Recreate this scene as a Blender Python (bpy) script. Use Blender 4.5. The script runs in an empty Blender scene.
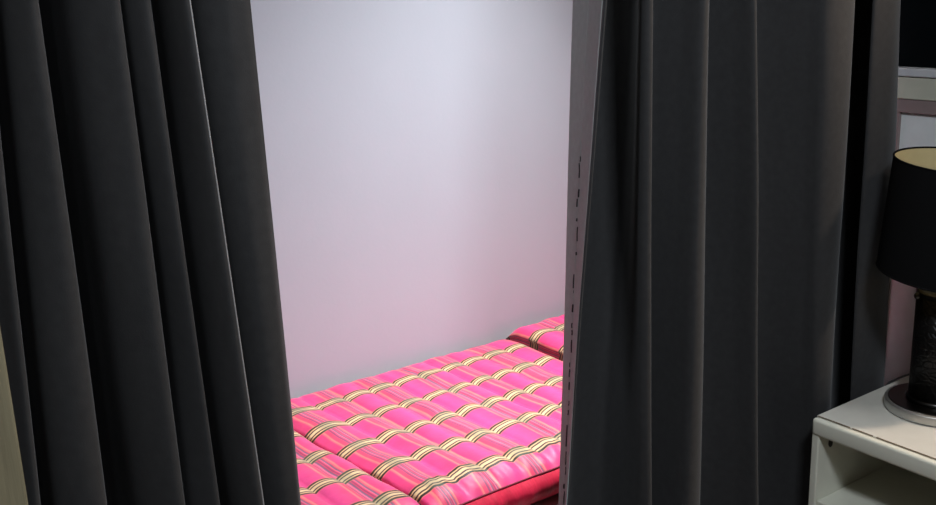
import bpy, bmesh, math, random
from mathutils import Vector, Matrix, noise
random.seed(4)
S = bpy.context.scene
C = S.collection
PI = math.pi

# ------------------------------------------------------------------ helpers
def link(name, me, mats=(), parent=None):
    o = bpy.data.objects.new(name, me)
    C.objects.link(o)
    for m in (mats if isinstance(mats, (list, tuple)) else [mats]):
        me.materials.append(m)
    if parent is not None:
        o.parent = parent
        o.matrix_parent_inverse = Matrix.Identity(4)
    return o

def obj(name, bm, m, parent=None, smooth=False, off=None):
    """link a bmesh as one object; coordinates are world, re-based to the parent's origin"""
    if parent is not None:
        bmesh.ops.translate(bm, verts=bm.verts, vec=-Vector(world_loc(parent)))
    bmesh.ops.recalc_face_normals(bm, faces=bm.faces)
    me = bpy.data.meshes.new(name)
    bm.to_mesh(me); bm.free()
    for p in me.polygons:
        p.use_smooth = smooth
    return link(name, me, m, parent)

def world_loc(o):
    v = Vector(o.location)
    while o.parent is not None:
        o = o.parent
        v = v + Vector(o.location)
    return v

def thing(name, label, cat, loc, group=None):
    o = bpy.data.objects.new(name, None)
    C.objects.link(o)
    o.location = loc
    o.empty_display_size = .05
    o['label'] = label; o['category'] = cat
    if group: o['group'] = group
    return o

def structure(name, bm, m, smooth=False):
    o = obj(name, bm, m, None, smooth)
    o['kind'] = 'structure'
    return o

def box(bm, x0, x1, y0, y1, z0, z1, bev=0.0, seg=3):
    r = bmesh.ops.create_cube(bm, size=1.0)
    vs = r['verts']
    for v in vs:
        v.co = Vector(((x0+x1)/2 + v.co.x*(x1-x0), (y0+y1)/2 + v.co.y*(y1-y0), (z0+z1)/2 + v.co.z*(z1-z0)))
    if bev > 0:
        es = list({e for v in vs for e in v.link_edges})
        bmesh.ops.bevel(bm, geom=es, offset=bev, segments=seg, affect='EDGES', profile=.5)
    return bm

def boxm(*a, **k):
    return box(bmesh.new(), *a, **k)

def lathe(bm, prof, cx, cy, n=72, tilt=0.0, zc=0.0, close=True):
    """prof: list of (radius, z); tilt shears z along y about the axis"""
    rings = []
    for r, z in prof:
        ring = []
        for i in range(n):
            a = 2*PI*i/n
            x, y = r*math.cos(a), r*math.sin(a)
            ring.append(bm.verts.new((cx+x, cy+y, z + y*tilt)))
        rings.append(ring)
    for a, b in zip(rings[:-1], rings[1:]):
        for i in range(n):
            j = (i+1) % n
            bm.faces.new((a[i], a[j], b[j], b[i]))
    if close:
        bm.faces.new(rings[0][::-1]); bm.faces.new(rings[-1])
    return bm

def tube(bm, pts, r, n=8):
    rings = []
    for i, p in enumerate(pts):
        p = Vector(p)
        d = (Vector(pts[min(i+1, len(pts)-1)]) - Vector(pts[max(i-1, 0)])).normalized()
        up = Vector((0, 0, 1)) if abs(d.z) < .9 else Vector((1, 0, 0))
        a = d.cross(up).normalized(); b = a.cross(d)
        rings.append([bm.verts.new(p + a*math.cos(2*PI*k/n)*r + b*math.sin(2*PI*k/n)*r) for k in range(n)])
    for A, B in zip(rings[:-1], rings[1:]):
        for k in range(n):
            bm.faces.new((A[k], A[(k+1) % n], B[(k+1) % n], B[k]))
    bm.faces.new(rings[0][::-1]); bm.faces.new(rings[-1])
    return bm

def cat_rom(P, n):
    """Catmull-Rom through tuples of any length"""
    out = []
    for i in range(len(P)-1):
        p0, p1, p2, p3 = P[max(i-1, 0)], P[i], P[i+1], P[min(i+2, len(P)-1)]
        for k in range(n):
            t = k/n
            out.append(tuple(.5*(2*b + (c-a)*t + (2*a-5*b+4*c-d)*t*t + (3*b-a-3*c+d)*t**3)
                             for a, b, c, d in zip(p0, p1, p2, p3)))
    out.append(tuple(P[-1]))
    return out

# ------------------------------------------------------------------ materials
def lin(r, g, b):
    f = lambda c: (c/255/12.92) if c/255 <= .04045 else ((c/255+.055)/1.055)**2.4
    return (f(r), f(g), f(b), 1)

def mat(name, col, rough=.6, metal=0.0, spec=.5, noise_amt=0.0, noise_scale=30, bump=0.0, bump_scale=200, sheen=0.0, sheen_tint=(1, 1, 1, 1), stretch=None):
    m = bpy.data.materials.new(name); m.use_nodes = True
    nt = m.node_tree; N = nt.nodes; L = nt.links
    b = N['Principled BSDF']
    b.inputs['Base Color'].default_value = col
    b.inputs['Roughness'].default_value = rough
    b.inputs['Metallic'].default_value = metal
    b.inputs['Specular IOR Level'].default_value = spec
    if sheen:
        b.inputs['Sheen Weight'].default_value = sheen
        b.inputs['Sheen Roughness'].default_value = .45
        b.inputs['Sheen Tint'].default_value = sheen_tint
    tc = N.new('ShaderNodeTexCoord'); mp = N.new('ShaderNodeMapping')
    L.new(tc.outputs['Object'], mp.inputs['Vector'])
    if stretch: mp.inputs['Scale'].default_value = stretch
    if noise_amt:
        t = N.new('ShaderNodeTexNoise'); t.inputs['Scale'].default_value = noise_scale; t.inputs['Detail'].default_value = 5
        L.new(mp.outputs[0], t.inputs['Vector'])
        r = N.new('ShaderNodeMapRange'); r.inputs[1].default_value = .3; r.inputs[2].default_value = .7
        r.inputs[3].default_value = 1-noise_amt; r.inputs[4].default_value = 1+noise_amt
        L.new(t.outputs['Fac'], r.inputs[0])
        mx = N.new('ShaderNodeMix'); mx.data_type = 'RGBA'; mx.blend_type = 'MULTIPLY'; mx.inputs[0].default_value = 1
        mx.inputs[6].default_value = col
        L.new(r.outputs[0], mx.inputs[7]); L.new(mx.outputs[2], b.inputs['Base Color'])
    if bump:
        t2 = N.new('ShaderNodeTexNoise'); t2.inputs['Scale'].default_value = bump_scale; t2.inputs['Detail'].default_value = 4
        L.new(mp.outputs[0], t2.inputs['Vector'])
        bp = N.new('ShaderNodeBump'); bp.inputs['Strength'].default_value = bump; bp.inputs['Distance'].default_value = .004
        L.new(t2.outputs['Fac'], bp.inputs['Height']); L.new(bp.outputs[0], b.inputs['Normal'])
    return m

M_wall = mat('painted_wall', lin(184, 188, 197), .75, spec=.25, noise_amt=.015, noise_scale=4, bump=.05, bump_scale=90)
M_room = mat('room_wall', lin(150, 140, 130), .85, noise_amt=.03)
M_floor = mat('floor_boards', lin(92, 82, 72), .5, noise_amt=.15, noise_scale=12, stretch=(1, 6, 1))
M_ceil = mat('ceiling_paint', lin(190, 188, 186), .9, noise_amt=.02)
M_khaki = mat('khaki_wood', lin(128, 123, 100), .6, noise_amt=.16, noise_scale=26, bump=.25, bump_scale=40, stretch=(3, 3, .22))
M_curt = mat('charcoal_velvet', lin(53, 53, 54), .85, spec=.15, noise_amt=.10, noise_scale=60, sheen=.16, sheen_tint=(.8, .82, .85, 1), bump=.12, bump_scale=500)
M_hem = mat('alcove_lit_cloth', lin(166, 176, 175), .85, spec=.2, noise_amt=.06, noise_scale=80, bump=.1, bump_scale=400)  # turned curtain edge; alcove light is put into its lighter grey
M_stitch = mat('black_thread', lin(18, 17, 19), .8, noise_amt=.1)
M_edge = mat('lit_edge', lin(150, 150, 152), .7, noise_amt=.1, noise_scale=200)  # highlight on the left curtain's edge, painted as a pale colour
M_red = mat('red_gusset', lin(208, 30, 64), .62, spec=.3, noise_amt=.10, noise_scale=50, bump=.5, bump_scale=30, sheen=.1, stretch=(3, 1, .5))
M_pipe = mat('maroon_piping', lin(120, 8, 40), .6, noise_amt=.08)
M_cab = mat('cream_laminate', lin(222, 222, 208), .42, spec=.4, noise_amt=.03, noise_scale=14)
M_cabtop = mat('grey_cream_top', lin(206, 204, 195), .4, spec=.4, noise_amt=.03, noise_scale=20)
M_gap = mat('worn_brown_edge', lin(120, 104, 86), .8, noise_amt=.3, noise_scale=60)
M_dark = mat('dark_fitting', lin(38, 32, 26), .5, noise_amt=.1)
M_base = mat('white_painted_board', lin(178, 178, 172), .6, noise_amt=.05, noise_scale=10)
M_ledge = mat('cream_board', lin(196, 196, 180), .55, noise_amt=.04, noise_scale=18)
M_ledgetop = mat('pale_board', lin(198, 200, 204), .5, noise_amt=.03)
M_pink = mat('dusty_pink', lin(140, 123, 122), .6, noise_amt=.05)
M_panel = mat('white_panel', lin(226, 230, 230), .6, noise_amt=.03)
M_black = mat('blue_black', lin(8, 12, 14), .6, spec=.03, noise_amt=.1)
M_chrome = mat('brushed_chrome', lin(196, 196, 193), .5, metal=1, noise_amt=.04, noise_scale=40)
M_chromed = mat('dark_chrome', lin(78, 78, 77), .3, metal=1, noise_amt=.05, noise_scale=30)
M_shade = mat('black_shade_cloth', lin(12, 12, 13), .9, spec=.12, noise_amt=.08, noise_scale=200, bump=.15, bump_scale=600)
M_lining = mat('cream_shade_lining', lin(196, 182, 138), .8, noise_amt=.05, noise_scale=30)
M_cord = mat('black_rubber', lin(20, 20, 20), .5, noise_amt=.05)

def croc():
    m = mat('black_crocodile_leather', lin(13, 12, 12), .42, spec=.3)
    nt = m.node_tree; N = nt.nodes; L = nt.links; b = N['Principled BSDF']
    tc = N.new('ShaderNodeTexCoord'); mp = N.new('ShaderNodeMapping'); mp.inputs['Scale'].default_value = (1, 1, 1.5)
    v = N.new('ShaderNodeTexVoronoi'); v.feature = 'DISTANCE_TO_EDGE'; v.inputs['Scale'].default_value = 42
    L.new(tc.outputs['Object'], mp.inputs[0]); L.new(mp.outputs[0], v.inputs['Vector'])
    r = N.new('ShaderNodeMapRange'); r.inputs[2].default_value = .16; L.new(v.outputs['Distance'], r.inputs[0])
    bp = N.new('ShaderNodeBump'); bp.inputs['Strength'].default_value = .35; bp.inputs['Distance'].default_value = .003
    L.new(r.outputs[0], bp.inputs['Height']); L.new(bp.outputs[0], b.inputs['Normal'])
    return m
M_croc = croc()

def ramp(N, stops, interp='LINEAR'):
    r = N.new('ShaderNodeValToRGB'); cr = r.color_ramp; cr.interpolation = interp
    els = cr.elements
    els[0].position = stops[0][0]; els[0].color = stops[0][1]
    els[1].position = stops[-1][0]; els[1].color = stops[-1][1]
    for p, c in stops[1:-1]:
        e = els.new(p); e.color = c
    return r

def plaid():
    """woven pink plaid: pinstripe zones run across the bed (Y), striped bands run along it (X)"""
    m = bpy.data.materials.new('pink_plaid_cotton'); m.use_nodes = True
    nt = m.node_tree; N = nt.nodes; L = nt.links; b = N['Principled BSDF']
    b.inputs['Roughness'].default_value = .5; b.inputs['Specular IOR Level'].default_value = .5
    b.inputs['Sheen Weight'].default_value = .45; b.inputs['Sheen Roughness'].default_value = .4
    at = N.new('ShaderNodeUVMap'); at.uv_map = 'cloth'
    sp = N.new('ShaderNodeSeparateXYZ'); L.new(at.outputs[0], sp.inputs[0])
    # slight wobble of the weave
    nz = N.new('ShaderNodeTexNoise'); nz.inputs['Scale'].default_value = 9; L.new(at.outputs[0], nz.inputs['Vector'])
    def fr(sock, start, period, wob):
        w = N.new('ShaderNodeMath'); w.operation = 'MULTIPLY_ADD'; w.inputs[1].default_value = wob; L.new(nz.outputs['Fac'], w.inputs[0]); L.new(sock, w.inputs[2])
        a = N.new('ShaderNodeMath'); a.operation = 'SUBTRACT'; a.inputs[1].default_value = start + wob*.5; L.new(w.outputs[0], a.inputs[0])
        d = N.new('ShaderNodeMath'); d.operation = 'DIVIDE'; d.inputs[1].default_value = period; L.new(a.outputs[0], d.inputs[0])
        f = N.new('ShaderNodeMath'); f.operation = 'FRACT'; L.new(d.outputs[0], f.inputs[0])
        return f.outputs[0]
    fx = fr(sp.outputs[0], 1.163, .131, .006)
    fy = fr(sp.outputs[1], 1.650, .138, .008)
    pk = lin(226, 54, 112); pk2 = lin(229, 66, 134); red = lin(226, 62, 100); pur = lin(148, 66, 104); gry = lin(132, 92, 116); org = lin(234, 124, 118); lt = lin(230, 112, 144)
    warp = ramp(N, [(0, org), (.012, org), (.03, red), (.10, red), (.115, pur), (.135, pur), (.15, red), (.175, lt), (.19, gry), (.205, gry), (.22, red), (.24, pur), (.255, red), (.275, lt), (.285, gry), (.30, gry), (.315, red), (.345, org), (.36, org), (.38, pk), (.70, pk2), (.96, pk), (1, org)])
    L.new(fx, warp.inputs[0])
    A = lambda c, a: (c[0], c[1], c[2], a)
    br = lin(40, 27, 20); cr = lin(224, 200, 148); co = lin(226, 182, 122); oo = lin(232, 140, 96)
    half = [(.335, A(oo, 0)), (.352, A(oo, .6)), (.364, A(br, 1)), (.402, A(br, 1)), (.409, A(co, .9)), (.432, A(cr, .9)), (.438, A(br, .95)), (.464, A(br, .95)), (.471, A(cr, .9))]
    stops = half + [(.5, A(cr, .92))] + [(1-p, c) for p, c in half[::-1]]
    weft = ramp(N, stops)
    L.new(fy, weft.inputs[0])
    # green-grey cast where the bands cross the pinstripes
    inz = ramp(N, [(0, (0, 0, 0, 1)), (.08, (1, 1, 1, 1)), (.32, (1, 1, 1, 1)), (.40, (0, 0, 0, 1))]); L.new(fx, inz.inputs[0])
    k = N.new('ShaderNodeMath'); k.operation = 'MULTIPLY'; k.inputs[1].default_value = .33; L.new(inz.outputs[0], k.inputs[0])
    gm = N.new('ShaderNodeMix'); gm.data_type = 'RGBA'; L.new(k.outputs[0], gm.inputs[0]); L.new(weft.outputs[0], gm.inputs[6]); gm.inputs[7].default_value = lin(74, 104, 84)
    mx = N.new('ShaderNodeMix'); mx.data_type = 'RGBA'; L.new(weft.outputs[1], mx.inputs[0]); L.new(warp.outputs[0], mx.inputs[6]); L.new(gm.outputs[2], mx.inputs[7])
    # thread-level variation
    n2 = N.new('ShaderNodeTexNoise'); n2.inputs['Scale'].default_value = 24; n2.inputs['Detail'].default_value = 6; L.new(at.outputs[0], n2.inputs['Vector'])
    r2 = N.new('ShaderNodeMapRange'); r2.inputs[1].default_value = .3; r2.inputs[2].default_value = .7; r2.inputs[3].default_value = .90; r2.inputs[4].default_value = 1.10; L.new(n2.outputs['Fac'], r2.inputs[0])
    mm = N.new('ShaderNodeMix'); mm.data_type = 'RGBA'; mm.blend_type = 'MULTIPLY'; mm.inputs[0].default_value = 1; L.new(mx.outputs[2], mm.inputs[6]); L.new(r2.outputs[0], mm.inputs[7])
    L.new(mm.outputs[2], b.inputs['Base Color'])
    bp = N.new('ShaderNodeBump'); bp.inputs['Strength'].default_value = .25; bp.inputs['Distance'].default_value = .006
    L.new(n2.outputs['Fac'], bp.inputs['Height']); L.new(bp.outputs[0], b.inputs['Normal'])
    return m
M_plaid = plaid()

# ------------------------------------------------------------------ the room
RX0, RX1, RY0, RY1, RH = -1.7, 2.95, -1.9, 2.42, 2.55
structure('floor', boxm(RX0, RX1+.1, RY0, RY1+.1, -.06, 0), M_floor)
structure('ceiling', boxm(RX0, RX1+.1, RY0, RY1+.1, RH, RH+.06), M_ceil)
structure('wall_back', boxm(RX0, RX1+.1, RY1, RY1+.1, 0, RH), M_wall)
structure('wall_right', boxm(RX1, RX1+.1, RY0, RY1, 0, RH), M_room)
structure('wall_left', boxm(RX0-.1, RX0, RY0, RY1+.1, 0, RH), M_room)
structure('wall_front', boxm(RX0-.1, RX1+.1, RY0-.1, RY0, 0, RH), M_room)
structure('trim_1', boxm(-.12, .231, 1.335, 1.375, 0, RH, bev=.004), M_khaki)

# ------------------------------------------------------------------ bed base
bb = thing('bed_base', 'pale painted bed platform under the pink plaid cushions', 'bed', (1.1, 2.0, 0))
obj('platform_board', boxm(-.12, 2.50, 1.602, 2.412, .290, .318, bev=.004), M_base, bb)
obj('front_panel', boxm(-.10, 2.48, 1.618, 1.634, 0, .290), M_base, bb)
for x in (-.10, 2.46):
    obj('side_panel', boxm(x, x+.02, 1.63, 2.41, 0, .290), M_base, bb)

# ------------------------------------------------------------------ plaid cushions
def cushion(label, x0, seams, x1, ztop, zbot, yf, yb, seed, amp=.0115, skew=()):
    t = thing('mattress_cushion', label, 'cushion', ((x0+x1)/2, (yf+yb)/2, zbot), 'plaid floor cushions laid along the bed base')
    edges = [x0] + seams + [x1]
    # cross-section along X: side wall, rolls, side wall -> (x, z, cloth u, softness)
    prof = []
    zs = ztop - amp
    ns = 9
    zmid = zs - .012
    for i in range(ns):                                    # left side curve, bulging out
        a = i/ns
        prof.append((x0 + .012*(1-math.sin(a*PI*.9+.2)) , zbot + (zmid-zbot)*a, x0 - (1-a)*(zmid-zbot), 0))
    nr = 12
    for r in range(len(edges)-1):
        a, b = edges[r], edges[r+1]
        first, last = r == 0, r == len(edges)-2
        for i in range(nr):
            u = i/nr
            x = a + (b-a)*u
            h = math.sin(PI*u)**.75
            if first and u < .5: z = zmid + (ztop - zmid)*(math.sin(PI*u)**.75)
            elif last and u > .5: z = zmid + (ztop - zmid)*(math.sin(PI*u)**.75)
            else: z = zs + amp*h
            prof.append((x, z, x, h))
    for i in range(ns+1):
        a = 1 - i/ns
        prof.append((x1 - .012*(1-math.sin(a*PI*.9+.2)), zbot + (zmid-zbot)*a, x1 + (1-a)*(zmid-zbot), 0))
    ny = 64
    ys = []
    for j in range(ny+1):
        v = j/ny
        ys.append(yf + (yb-yf)*(v - .02*math.sin(2*PI*v)))
    zpipe = zbot + .078
    def slip(x):                                           # the cloth is pulled slightly askew towards the front
        for (xa, sa), (xb, sb) in zip(skew[:-1], skew[1:]):
            if xa <= x <= xb: return sa + (sb-sa)*(x-xa)/(xb-xa)
        return 0
    bm = bmesh.new(); uvl = bm.loops.layers.uv.new('cloth')
    cu = {}
    grid = []
    rim_f, rim_b = [], []
    for j, y in enumerate(ys):
        row = []
        df = (y-yf)/.075; db = (yb-y)/.06
        for x, z, u, h in prof:
            k = 1.0
            am = min(1, .30 + .70*max(0, (yb-y))/.30)
            if z > zs: zz0 = zs + amp*.55*(1-am) + (z-zs)*am
            else: zz0 = z
            if df < 1: k = min(k, math.sin(max(df, 0)*PI/2)**.7)
            if db < 1: k = min(k, math.sin(max(db, 0)*PI/2)**.7)
            zz = zz0
            if z > zpipe: zz = zpipe + (zz0-zpipe)*k
            n1 = noise.noise(Vector((x*9, y*9, seed)))
            n2 = noise.noise(Vector((x*34, y*16, seed+4)))
            top = max(0, min(1, (z-zbot)/(ztop-zbot)*1.6-.6))
            zz += top*k*(.005*n1 + .0022*n2)
            # puckers running in from the front seam
            if df < 1.6 and z > zpipe:
                zz += .0042*math.exp(-df*1.5)*math.sin(x*150 + 3*n1*2)*min(1, df*3)
            yy = y + (.006*noise.noise(Vector((x*7, seed, 1))) if j < 12 else 0)*(1-j/12)
            v = bm.verts.new((x + .003*n1*top + slip(x)*(2.33-y), yy, zz)); cu[v] = (u + .003*n2, y)
            row.append(v)
        grid.append(row)
    for a, b in zip(grid[:-1], grid[1:]):
        for i in range(len(prof)-1):
            f = bm.faces.new((a[i], a[i+1], b[i+1], b[i]))
            for l in f.loops: l[uvl].uv = cu[l.vert]
    front = [v.co.copy() for v in grid[0]]
    back = [v.co.copy() for v in grid[-1]]
    top = obj('plaid_cover', bm, M_plaid, t, True)
    # red gussets below the seam, front and back
    for name, edge, sgn in (('front_gusset', front, -1), ('back_gusset', back, 1)):
        bm = bmesh.new(); cols = []
        for i, c in enumerate(edge):
            col = []
            zt = c.z
            for k in range(9):
                a = k/8
                crease = .0025*math.sin(c.x*95+seed) * noise.noise(Vector((c.x*14, 3, seed)))*3.5*math.sin(PI*a)
                bul = (.026 if sgn < 0 else .008)*math.sin(PI*a**.85)**.9
                back_in = .012*a*a
                yy = c.y + sgn*(bul*(1 if sgn < 0 else .4) + (crease if sgn < 0 else 0) - back_in)
                col.append(bm.verts.new((c.x, yy, zt + (zbot-zt)*a)))
            cols.append(col)
        for a, b in zip(cols[:-1], cols[1:]):
            for k in range(8):
                bm.faces.new((a[k], b[k], b[k+1], a[k+1]))
        bmesh.ops.remove_doubles(bm, verts=bm.verts, dist=1e-5)
        obj(name, bm, M_red, t, True)
    pts = [c + Vector((0, -.0015, .0)) for c in front if c.z > zbot+.05]
    obj('piping', tube(bmesh.new(), pts, .0024, 7), M_pipe, t, True)
    bm = boxm(x0+.012+max(0, slip(x0))*.6, x1-.012, yf+.012, yb-.012, zbot, zbot+.004)
    obj('underside', bm, M_red, t)
    return t

ZB = .320
seams_mid = [1.124, 1.207, 1.287, 1.365, 1.448, 1.530, 1.602, 1.680, 1.764]
cushion('middle pink plaid cushion with its whole red front edge in view', 1.003, seams_mid, 1.848, .433, ZB, 1.650, 2.405, 1.0, skew=((.98, .10), (1.04, .10), (1.125, .072), (1.45, .066), (1.62, .03), (1.87, 0)))
cushion('left pink plaid cushion, mostly hidden behind the left curtain', .180, [.262, .342, .422, .502, .585, .668, .760, .850, .922], .996, .440, ZB, 1.642, 2.400, 5.0, skew=((.17, 0), (.60, .05), (1.01, .10)))
cushion('far right pink plaid cushion with rounded end against the back wall', 1.862, [1.965, 2.045, 2.125, 2.205, 2.285, 2.365], 2.470, .457, ZB, 1.660, 2.408, 9.0, amp=.012)

# ------------------------------------------------------------------ curtains
def deepen(y):
    return y + (y-1.56)*.2 if y < 1.56 else y

def curtain_mesh(P, zt, zb, ztop, zbot, nsub, nz, seed):
    """P: list of (xtop, ytop, xbot, ybot) fold control points across the cloth at heights zt and zb"""
    P = [(xt*deepen(yt)/yt, deepen(yt), xb*deepen(yb)/yb, deepen(yb)) for xt, yt, xb, yb in P]
    Q = cat_rom(P, nsub)
    bm = bmesh.new(); grid = []
    for j in range(nz+1):
        z = ztop + (zbot-ztop)*j/nz
        a = (zt - z)/(zt - zb)
        a = max(-.6, min(1.12, a))
        row = []
        for i, (xt, yt, xb, yb) in enumerate(Q):
            x = xt + (xb-xt)*a; y = yt + (yb-yt)*a
            w = .0035*math.sin(z*5.2 + i*.11 + seed) + .003*noise.noise(Vector((i*.06, z*3.1, seed)))
            row.append(bm.verts.new((x + w*.5, y + w, z)))
        grid.append(row)
    return bm, grid

def skin(bm, grid, i0, i1):
    for a, b in zip(grid[:-1], grid[1:]):
        for i in range(i0, i1):
            bm.faces.new((a[i], b[i], b[i+1], a[i+1]))

def cloth_obj(name, P, nsub, seg0, seg1, m, parent, zt, zb, seed, th=.0035):
    bm, grid = curtain_mesh(P, zt, zb, 2.50, .02, nsub, 56, seed)
    skin(bm, grid, seg0*nsub, seg1*nsub)
    bmesh.ops.delete(bm, geom=[v for v in bm.verts if not v.link_faces], context='VERTS')
    o = obj(name, bm, m, parent, True)
    s = o.modifiers.new('thickness', 'SOLIDIFY'); s.thickness = th; s.offset = 0
    return o

# left curtain: (x, y) at z=1.49, then (x, y) at z=.70
LP = [(.195, 1.500, .205, 1.500), (.262, 1.455, .238, 1.455), (.292, 1.442, .257, 1.442), (.302, 1.580, .270, 1.570),
      (.310, 1.520, .280, 1.520), (.314, 1.470, .289, 1.472), (.330, 1.445, .312, 1.446), (.351, 1.437, .348, 1.437), (.363, 1.475, .360, 1.470),
      (.383, 1.565, .381, 1.560), (.394, 1.520, .396, 1.520), (.408, 1.475, .414, 1.475), (.432, 1.448, .441, 1.448), (.457, 1.437, .468, 1.437), (.467, 1.470, .478, 1.470),
      (.476, 1.515, .488, 1.512), (.484, 1.475, .500, 1.475), (.505, 1.452, .528, 1.452), (.513, 1.480, .537, 1.480),
      (.524, 1.525, .551, 1.525), (.531, 1.480, .562, 1.480), (.543, 1.450, .578, 1.450), (.557, 1.437, .596, 1.436), (.567, 1.465, .605, 1.462),
      (.592, 1.565, .620, 1.560), (.606, 1.515, .634, 1.512), (.632, 1.490, .654, 1.490), (.660, 1.486, .680, 1.488), (.676, 1.492, .692, 1.497)]
DC = 22                                                    # the fold that carries the lit edge
lc = thing('curtain', 'charcoal velvet curtain on the left, beside the khaki wooden post', 'curtain', (.44, 1.5, .02), 'charcoal curtains hanging before the bed alcove')
cloth_obj('drape', LP, 8, 0, len(LP)-1, M_curt, lc, 1.49, .70, 2.0)
# selvedge down one fold; the light it catches is painted as pale grey
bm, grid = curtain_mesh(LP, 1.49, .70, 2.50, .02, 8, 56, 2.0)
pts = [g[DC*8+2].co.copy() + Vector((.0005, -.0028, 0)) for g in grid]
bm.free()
e = obj('lit_selvedge', tube(bmesh.new(), pts, .0012, 6), M_edge, lc, True); e['label'] = 'thin edge down one fold, painted pale for the light it catches'

# right curtain: (x, y) at z=1.46, then (x, y) at z=.38
RP = [(1.410, 1.570, 1.272, 1.475), (1.392, 1.500, 1.266, 1.455), (1.372, 1.445, 1.258, 1.442), (1.380, 1.455, 1.270, 1.455),
      (1.430, 1.580, 1.330, 1.530), (1.540, 1.650, 1.400, 1.570), (1.640, 1.645, 1.470, 1.565), (1.600, 1.570, 1.490, 1.530), (1.510, 1.485, 1.498, 1.485), (1.489, 1.456, 1.503, 1.460), (1.505, 1.450, 1.524, 1.450),
      (1.530, 1.490, 1.545, 1.490), (1.600, 1.560, 1.590, 1.560), (1.640, 1.500, 1.620, 1.500), (1.655, 1.450, 1.640, 1.445), (1.680, 1.455, 1.690, 1.452),
      (1.715, 1.500, 1.730, 1.500), (1.755, 1.545, 1.790, 1.540), (1.790, 1.490, 1.850, 1.490), (1.806, 1.442, 1.880, 1.440),
      (1.830, 1.470, 1.905, 1.470), (1.890, 1.590, 1.950, 1.565), (1.980, 1.585, 2.050, 1.565), (2.045, 1.490, 2.110, 1.490), (2.068, 1.452, 2.122, 1.450),
      (2.120, 1.440, 2.155, 1.438), (2.188, 1.455, 2.192, 1.452), (2.212, 1.500, 2.218, 1.500), (2.330, 1.620, 2.360, 1.560), (2.450, 1.645, 2.460, 1.575), (2.490, 1.620, 2.500, 1.560), (2.420, 1.530, 2.440, 1.510), (2.295, 1.470, 2.325, 1.468),
      (2.258, 1.449, 2.292, 1.452), (2.320, 1.440, 2.375, 1.442), (2.385, 1.458, 2.440, 1.455), (2.400, 1.475, 2.452, 1.475)]
rc = thing('curtain', 'charcoal velvet curtain on the right, with a grey turned edge, behind the lamp cabinet', 'curtain', (1.9, 1.5, .02), 'charcoal curtains hanging before the bed alcove')
cloth_obj('drape', RP, 8, 2, len(RP)-1, M_curt, rc, 1.46, .38, 7.0)
hem = cloth_obj('turned_edge', RP, 8, 0, 2, M_hem, rc, 1.46, .38, 7.0)
hem['label'] = 'turned-back edge of the curtain, its grey lightened by painted-in alcove light'
# frayed seam on the turned edge: small dark dashes lying on the cloth
bm2, grid = curtain_mesh(RP, 1.46, .38, 2.50, .02, 8, 400, 7.0)
cols = [[v.co.copy() for v in g] for g in grid]; bm2.free()
def on_hem(z, s):
    j = (2.50 - z)/(2.48)*400
    j0 = max(0, min(399, int(j))); f = j - j0
    a = s*15; i0 = int(a); g = a - i0
    p = lambda jj: cols[jj][i0]*(1-g) + cols[jj][i0+1]*g
    return p(j0)*(1-f) + p(j0+1)*f
zz = 1.16
while zz > .42:
    ln = random.choice([.006, .010, .016, .028]); w = random.uniform(.0008, .0022)
    if zz < 1.02 and random.random() < .35: ln *= 1.6
    s = .47 + random.uniform(-.04, .04)
    A = on_hem(zz, s) + Vector((-.0026, -.0008, 0)); B = on_hem(zz-ln, s+random.uniform(-.02, .02)) + Vector((-.0026, -.0008, 0))
    st = obj('stitch', tube(bmesh.new(), [A, (A+B)/2 + Vector((0, random.uniform(-.001, .001), 0)), B], w, 5), M_stitch, hem)
    st['label'] = 'dark frayed stitch on the grey edge'
    zz -= ln + random.choice([.004, .010, .022, .04])
# fine raised seam line above the frayed part
obj('seam_line', tube(bmesh.new(), [on_hem(2.45-.05*k, .47) + Vector((-.0017, 0, 0)) for k in range(40)], .0008, 5), M_hem, hem, True)
# ------------------------------------------------------------------ cream cabinet
cx0, cx1, cy0, cy1, cz = 2.034, 2.535, .760, 1.386, .440
cab = thing('cabinet', 'cream open-fronted bedside cabinet with rounded edge under the black lamp', 'cabinet', ((cx0+cx1)/2, (cy0+cy1)/2, 0))
obj('top_panel', boxm(cx0+.004, cx1, cy0, cy1, cz-.030, cz, bev=.003), M_cabtop, cab)
bm = boxm(cx0-.016, cx0+.0035, cy0-.001, cy1, cz-.046, cz-.001, bev=.009, seg=5)
obj('front_edge', bm, M_cab, cab, True)
bm = bmesh.new()                                            # worn line between top and edging, in broken lengths
y = cy1-.004
while y > cy0+.01:
    l = random.uniform(.03, .12)
    box(bm, cx0+.0028, cx0+.0046, max(cy0+.005, y-l), y, cz-.0018, cz+.0003)
    y -= l + random.uniform(.0, .010)
g = obj('edge_gap', bm, M_gap, cab); g['label'] = 'worn brown line along the front edge'
for y0, y1 in ((cy1-.020, cy1), (cy0, cy0+.020)):
    obj('side_panel', boxm(cx0-.012, cx1, y0, y1, 0, cz-.031, bev=.004), M_cab, cab)
obj('shelf', boxm(cx0-.004, cx1-.01, cy0+.020, cy1-.020, .200, .218, bev=.003), M_cab, cab)
obj('bottom_panel', boxm(cx0-.004, cx1-.01, cy0+.020, cy1-.020, .040, .058, bev=.003), M_cab, cab)
obj('plinth', boxm(cx0+.02, cx0+.035, cy0+.020, cy1-.020, 0, .040), M_cab, cab)
obj('back_panel', boxm(cx1-.010, cx1-.002, cy0+.020, cy1-.020, .02, cz-.031), M_cab, cab)
bm = bmesh.new()
r = bmesh.ops.create_uvsphere(bm, u_segments=12, v_segments=8, radius=1)
for v in r['verts']: v.co = Vector((2.070 + v.co.x*.0065, cy1-.022 + v.co.y*.005, .364 + v.co.z*.012))
p = obj('fixing_peg', bm, M_dark, cab, True); p['label'] = 'small dark peg inside the top corner'

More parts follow.
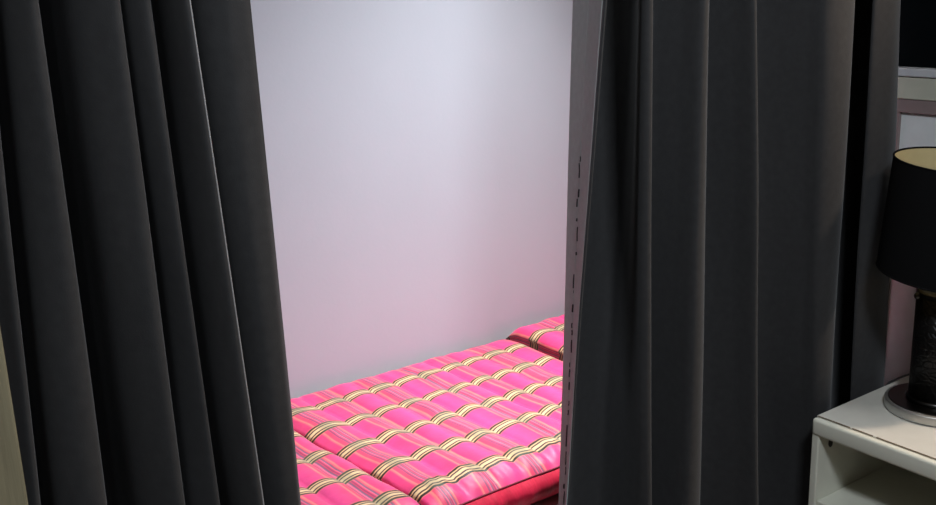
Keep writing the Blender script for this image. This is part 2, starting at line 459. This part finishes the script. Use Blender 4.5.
# ------------------------------------------------------------------ lamp
lx, ly = 2.285, 1.223
lamp = thing('table_lamp', 'black drum-shade table lamp on a chrome disc, standing on the cream cabinet', 'lamp', (lx, ly, cz))
obj('base_disc', lathe(bmesh.new(), [(.110, cz+.0005), (.1155, cz+.003), (.1165, cz+.006), (.1165, cz+.022), (.1155, cz+.025), (.110, cz+.0265)], lx, ly, 96), M_chrome, lamp, False)
for p_ in lamp.children[0].data.polygons: p_.use_smooth = abs(p_.normal.z) < .95
obj('base_top', lathe(bmesh.new(), [(.109, cz+.0265), (.107, cz+.028), (.060, cz+.0285)], lx, ly, 96), M_chromed, lamp)
obj('collar', lathe(bmesh.new(), [(.068, cz+.0285), (.068, cz+.034), (.066, cz+.038), (.0625, cz+.039)], lx, ly, 72), M_chromed, lamp, True)
obj('column', lathe(bmesh.new(), [(.063, cz+.039), (.063, .738)], lx, ly, 72), M_croc, lamp)
for p_ in lamp.children[-1].data.polygons: p_.use_smooth = abs(p_.normal.z) < .9
obj('column_cap', lathe(bmesh.new(), [(.064, .738), (.064, .746), (.060, .750), (.012, .752), (.010, .80)], lx, ly, 72), M_chromed, lamp)
bm = bmesh.new()
r = bmesh.ops.create_uvsphere(bm, u_segments=14, v_segments=8, radius=.0085)
for v in r['verts']: v.co += Vector((lx-.056, ly+.037, .737))
obj('switch_knob', bm, M_chromed, lamp, True)
obj('lamp_socket', lathe(bmesh.new(), [(.017, .80), (.019, .81), (.019, .87), (.014, .88)], lx, ly, 32), M_cord, lamp)
TL = .09
def shade_at(r0, z0, r1, z1):
    return lathe(bmesh.new(), [(r0, z0), (r0+(r1-r0)*.5, (z0+z1)/2), (r1, z1)], lx, ly, 120, tilt=TL, close=False)
zsb, zst, rb, rt = .793, 1.062, .158, .138
sh = obj('lamp_shade', shade_at(rb, zsb, rt, zst), M_shade, lamp, True)
obj('shade_lining', shade_at(rb-.0025, zsb+.002, rt-.0025, zst-.002), M_lining, sh, True)
for nm, r_, z_ in (('top_rim', rt, zst), ('bottom_rim', rb, zsb)):
    pts = [(lx + (r_-.001)*math.cos(2*PI*k/120), ly + (r_-.001)*math.sin(2*PI*k/120), z_ + (r_)*math.sin(2*PI*k/120)*TL) for k in range(121)]
    obj(nm, tube(bmesh.new(), pts, .0024, 6), M_shade, sh, True)
bm = bmesh.new()                                            # wire spider that carries the shade
for k in range(3):
    a = 2*PI*k/3 + .4
    tube(bm, [(lx, ly, .86), (lx+rb*.5*math.cos(a), ly+rb*.5*math.sin(a), .85), (lx+.149*math.cos(a), ly+.149*math.sin(a), .862)], .0018, 6)
obj('shade_frame', bm, M_chromed, lamp)
cord = cat_rom([(2.388, 1.262, .4475), (2.430, 1.290, .4475), (2.462, 1.322, .4475), (2.452, 1.358, .450), (2.412, 1.374, .4515), (2.372, 1.382, .446), (2.350, 1.390, .436), (2.345, 1.3925, .40), (2.345, 1.3925, .12)], 8)
obj('power_cord', tube(bmesh.new(), cord, .0028, 8), M_cord, lamp, True)

# ------------------------------------------------------------------ cupboard behind the lamp
ux, uy0, uy1 = 2.565, .62, 1.600
cup = thing('cupboard', 'pink-framed white cupboard with a cream ledge, behind the black lamp', 'cupboard', (2.72, 1.1, 0))
obj('carcass', boxm(ux+.012, 2.94, uy0, uy1, 0, 1.156), M_panel, cup)
obj('frame_rail', boxm(ux, ux+.014, uy0, uy1, 1.122, 1.157), M_pink, cup)
obj('frame_stile', boxm(ux, ux+.014, 1.546, uy1, 0, 1.1215), M_pink, cup)
obj('ledge_fascia', boxm(ux-.004, 2.94, uy0-.01, uy1+.005, 1.158, 1.217, bev=.003), M_ledge, cup)
obj('ledge_top', boxm(ux-.010, 2.94, uy0-.015, uy1+.01, 1.2185, 1.240, bev=.003), M_ledgetop, cup)
dp = obj('dark_panel', boxm(ux+.030, ux+.075, .64, 1.62, 1.2405, 2.02, bev=.004), M_black)
dp['label'] = 'blue-black upright panel standing on the cream ledge'; dp['category'] = 'panel'

# ------------------------------------------------------------------ light
def area(name, loc, target, size, power, col, sy=None):
    l = bpy.data.lights.new(name, 'AREA'); l.energy = power; l.color = col
    l.size = size
    if sy: l.shape = 'RECTANGLE'; l.size_y = sy
    o = bpy.data.objects.new(name, l); C.objects.link(o); o.location = loc
    o.rotation_euler = (Vector(target) - Vector(loc)).to_track_quat('-Z', 'Y').to_euler()
    return o
a = area('alcove_light', (2.00, 1.69, 2.48), (1.55, 1.73, .4), .35, 24, (.96, .98, 1.0)); a.data.spread = math.radians(80)
area('alcove_light', (1.60, 1.67, 2.50), (1.5, 1.78, .4), .30, 12, (.95, .98, 1.0))  # weak fill light, added; not a fitting of the alcove
area('room_lamp_warm', (2.80, .30, 2.42), (2.2, 1.25, .6), .18, 33, (1.0, .80, .63))
area('room_lamp_cool', (.72, -.05, 2.48), (1.5, 1.3, .5), .35, 37, (.86, .93, 1.0))

w = bpy.data.worlds.new('World'); S.world = w; w.use_nodes = True
w.node_tree.nodes['Background'].inputs[0].default_value = (.5, .52, .55, 1)
w.node_tree.nodes['Background'].inputs[1].default_value = .05

# ------------------------------------------------------------------ camera
yaw, pitch, roll = math.radians(35.69), math.radians(14.89), math.radians(-1.913)
f = Vector((math.sin(yaw)*math.cos(pitch), math.cos(yaw)*math.cos(pitch), -math.sin(pitch)))
r0 = Vector((math.cos(yaw), -math.sin(yaw), 0)); u0 = r0.cross(f)
rt_, up_ = math.cos(roll)*r0 + math.sin(roll)*u0, -math.sin(roll)*r0 + math.cos(roll)*u0
cd = bpy.data.cameras.new('Camera'); co = bpy.data.objects.new('Camera', cd); C.objects.link(co)
co.matrix_world = Matrix(((rt_.x, up_.x, -f.x, 0), (rt_.y, up_.y, -f.y, 0), (rt_.z, up_.z, -f.z, 1.5), (0, 0, 0, 1)))
cd.sensor_fit = 'HORIZONTAL'; cd.sensor_width = 36; cd.lens = 1017/936*36; cd.clip_start = .05
S.camera = co
vs = S.view_settings
vs.view_transform = 'Standard'; vs.look = 'None'; vs.gamma = 1; vs.use_curve_mapping = False; vs.exposure = 0.0
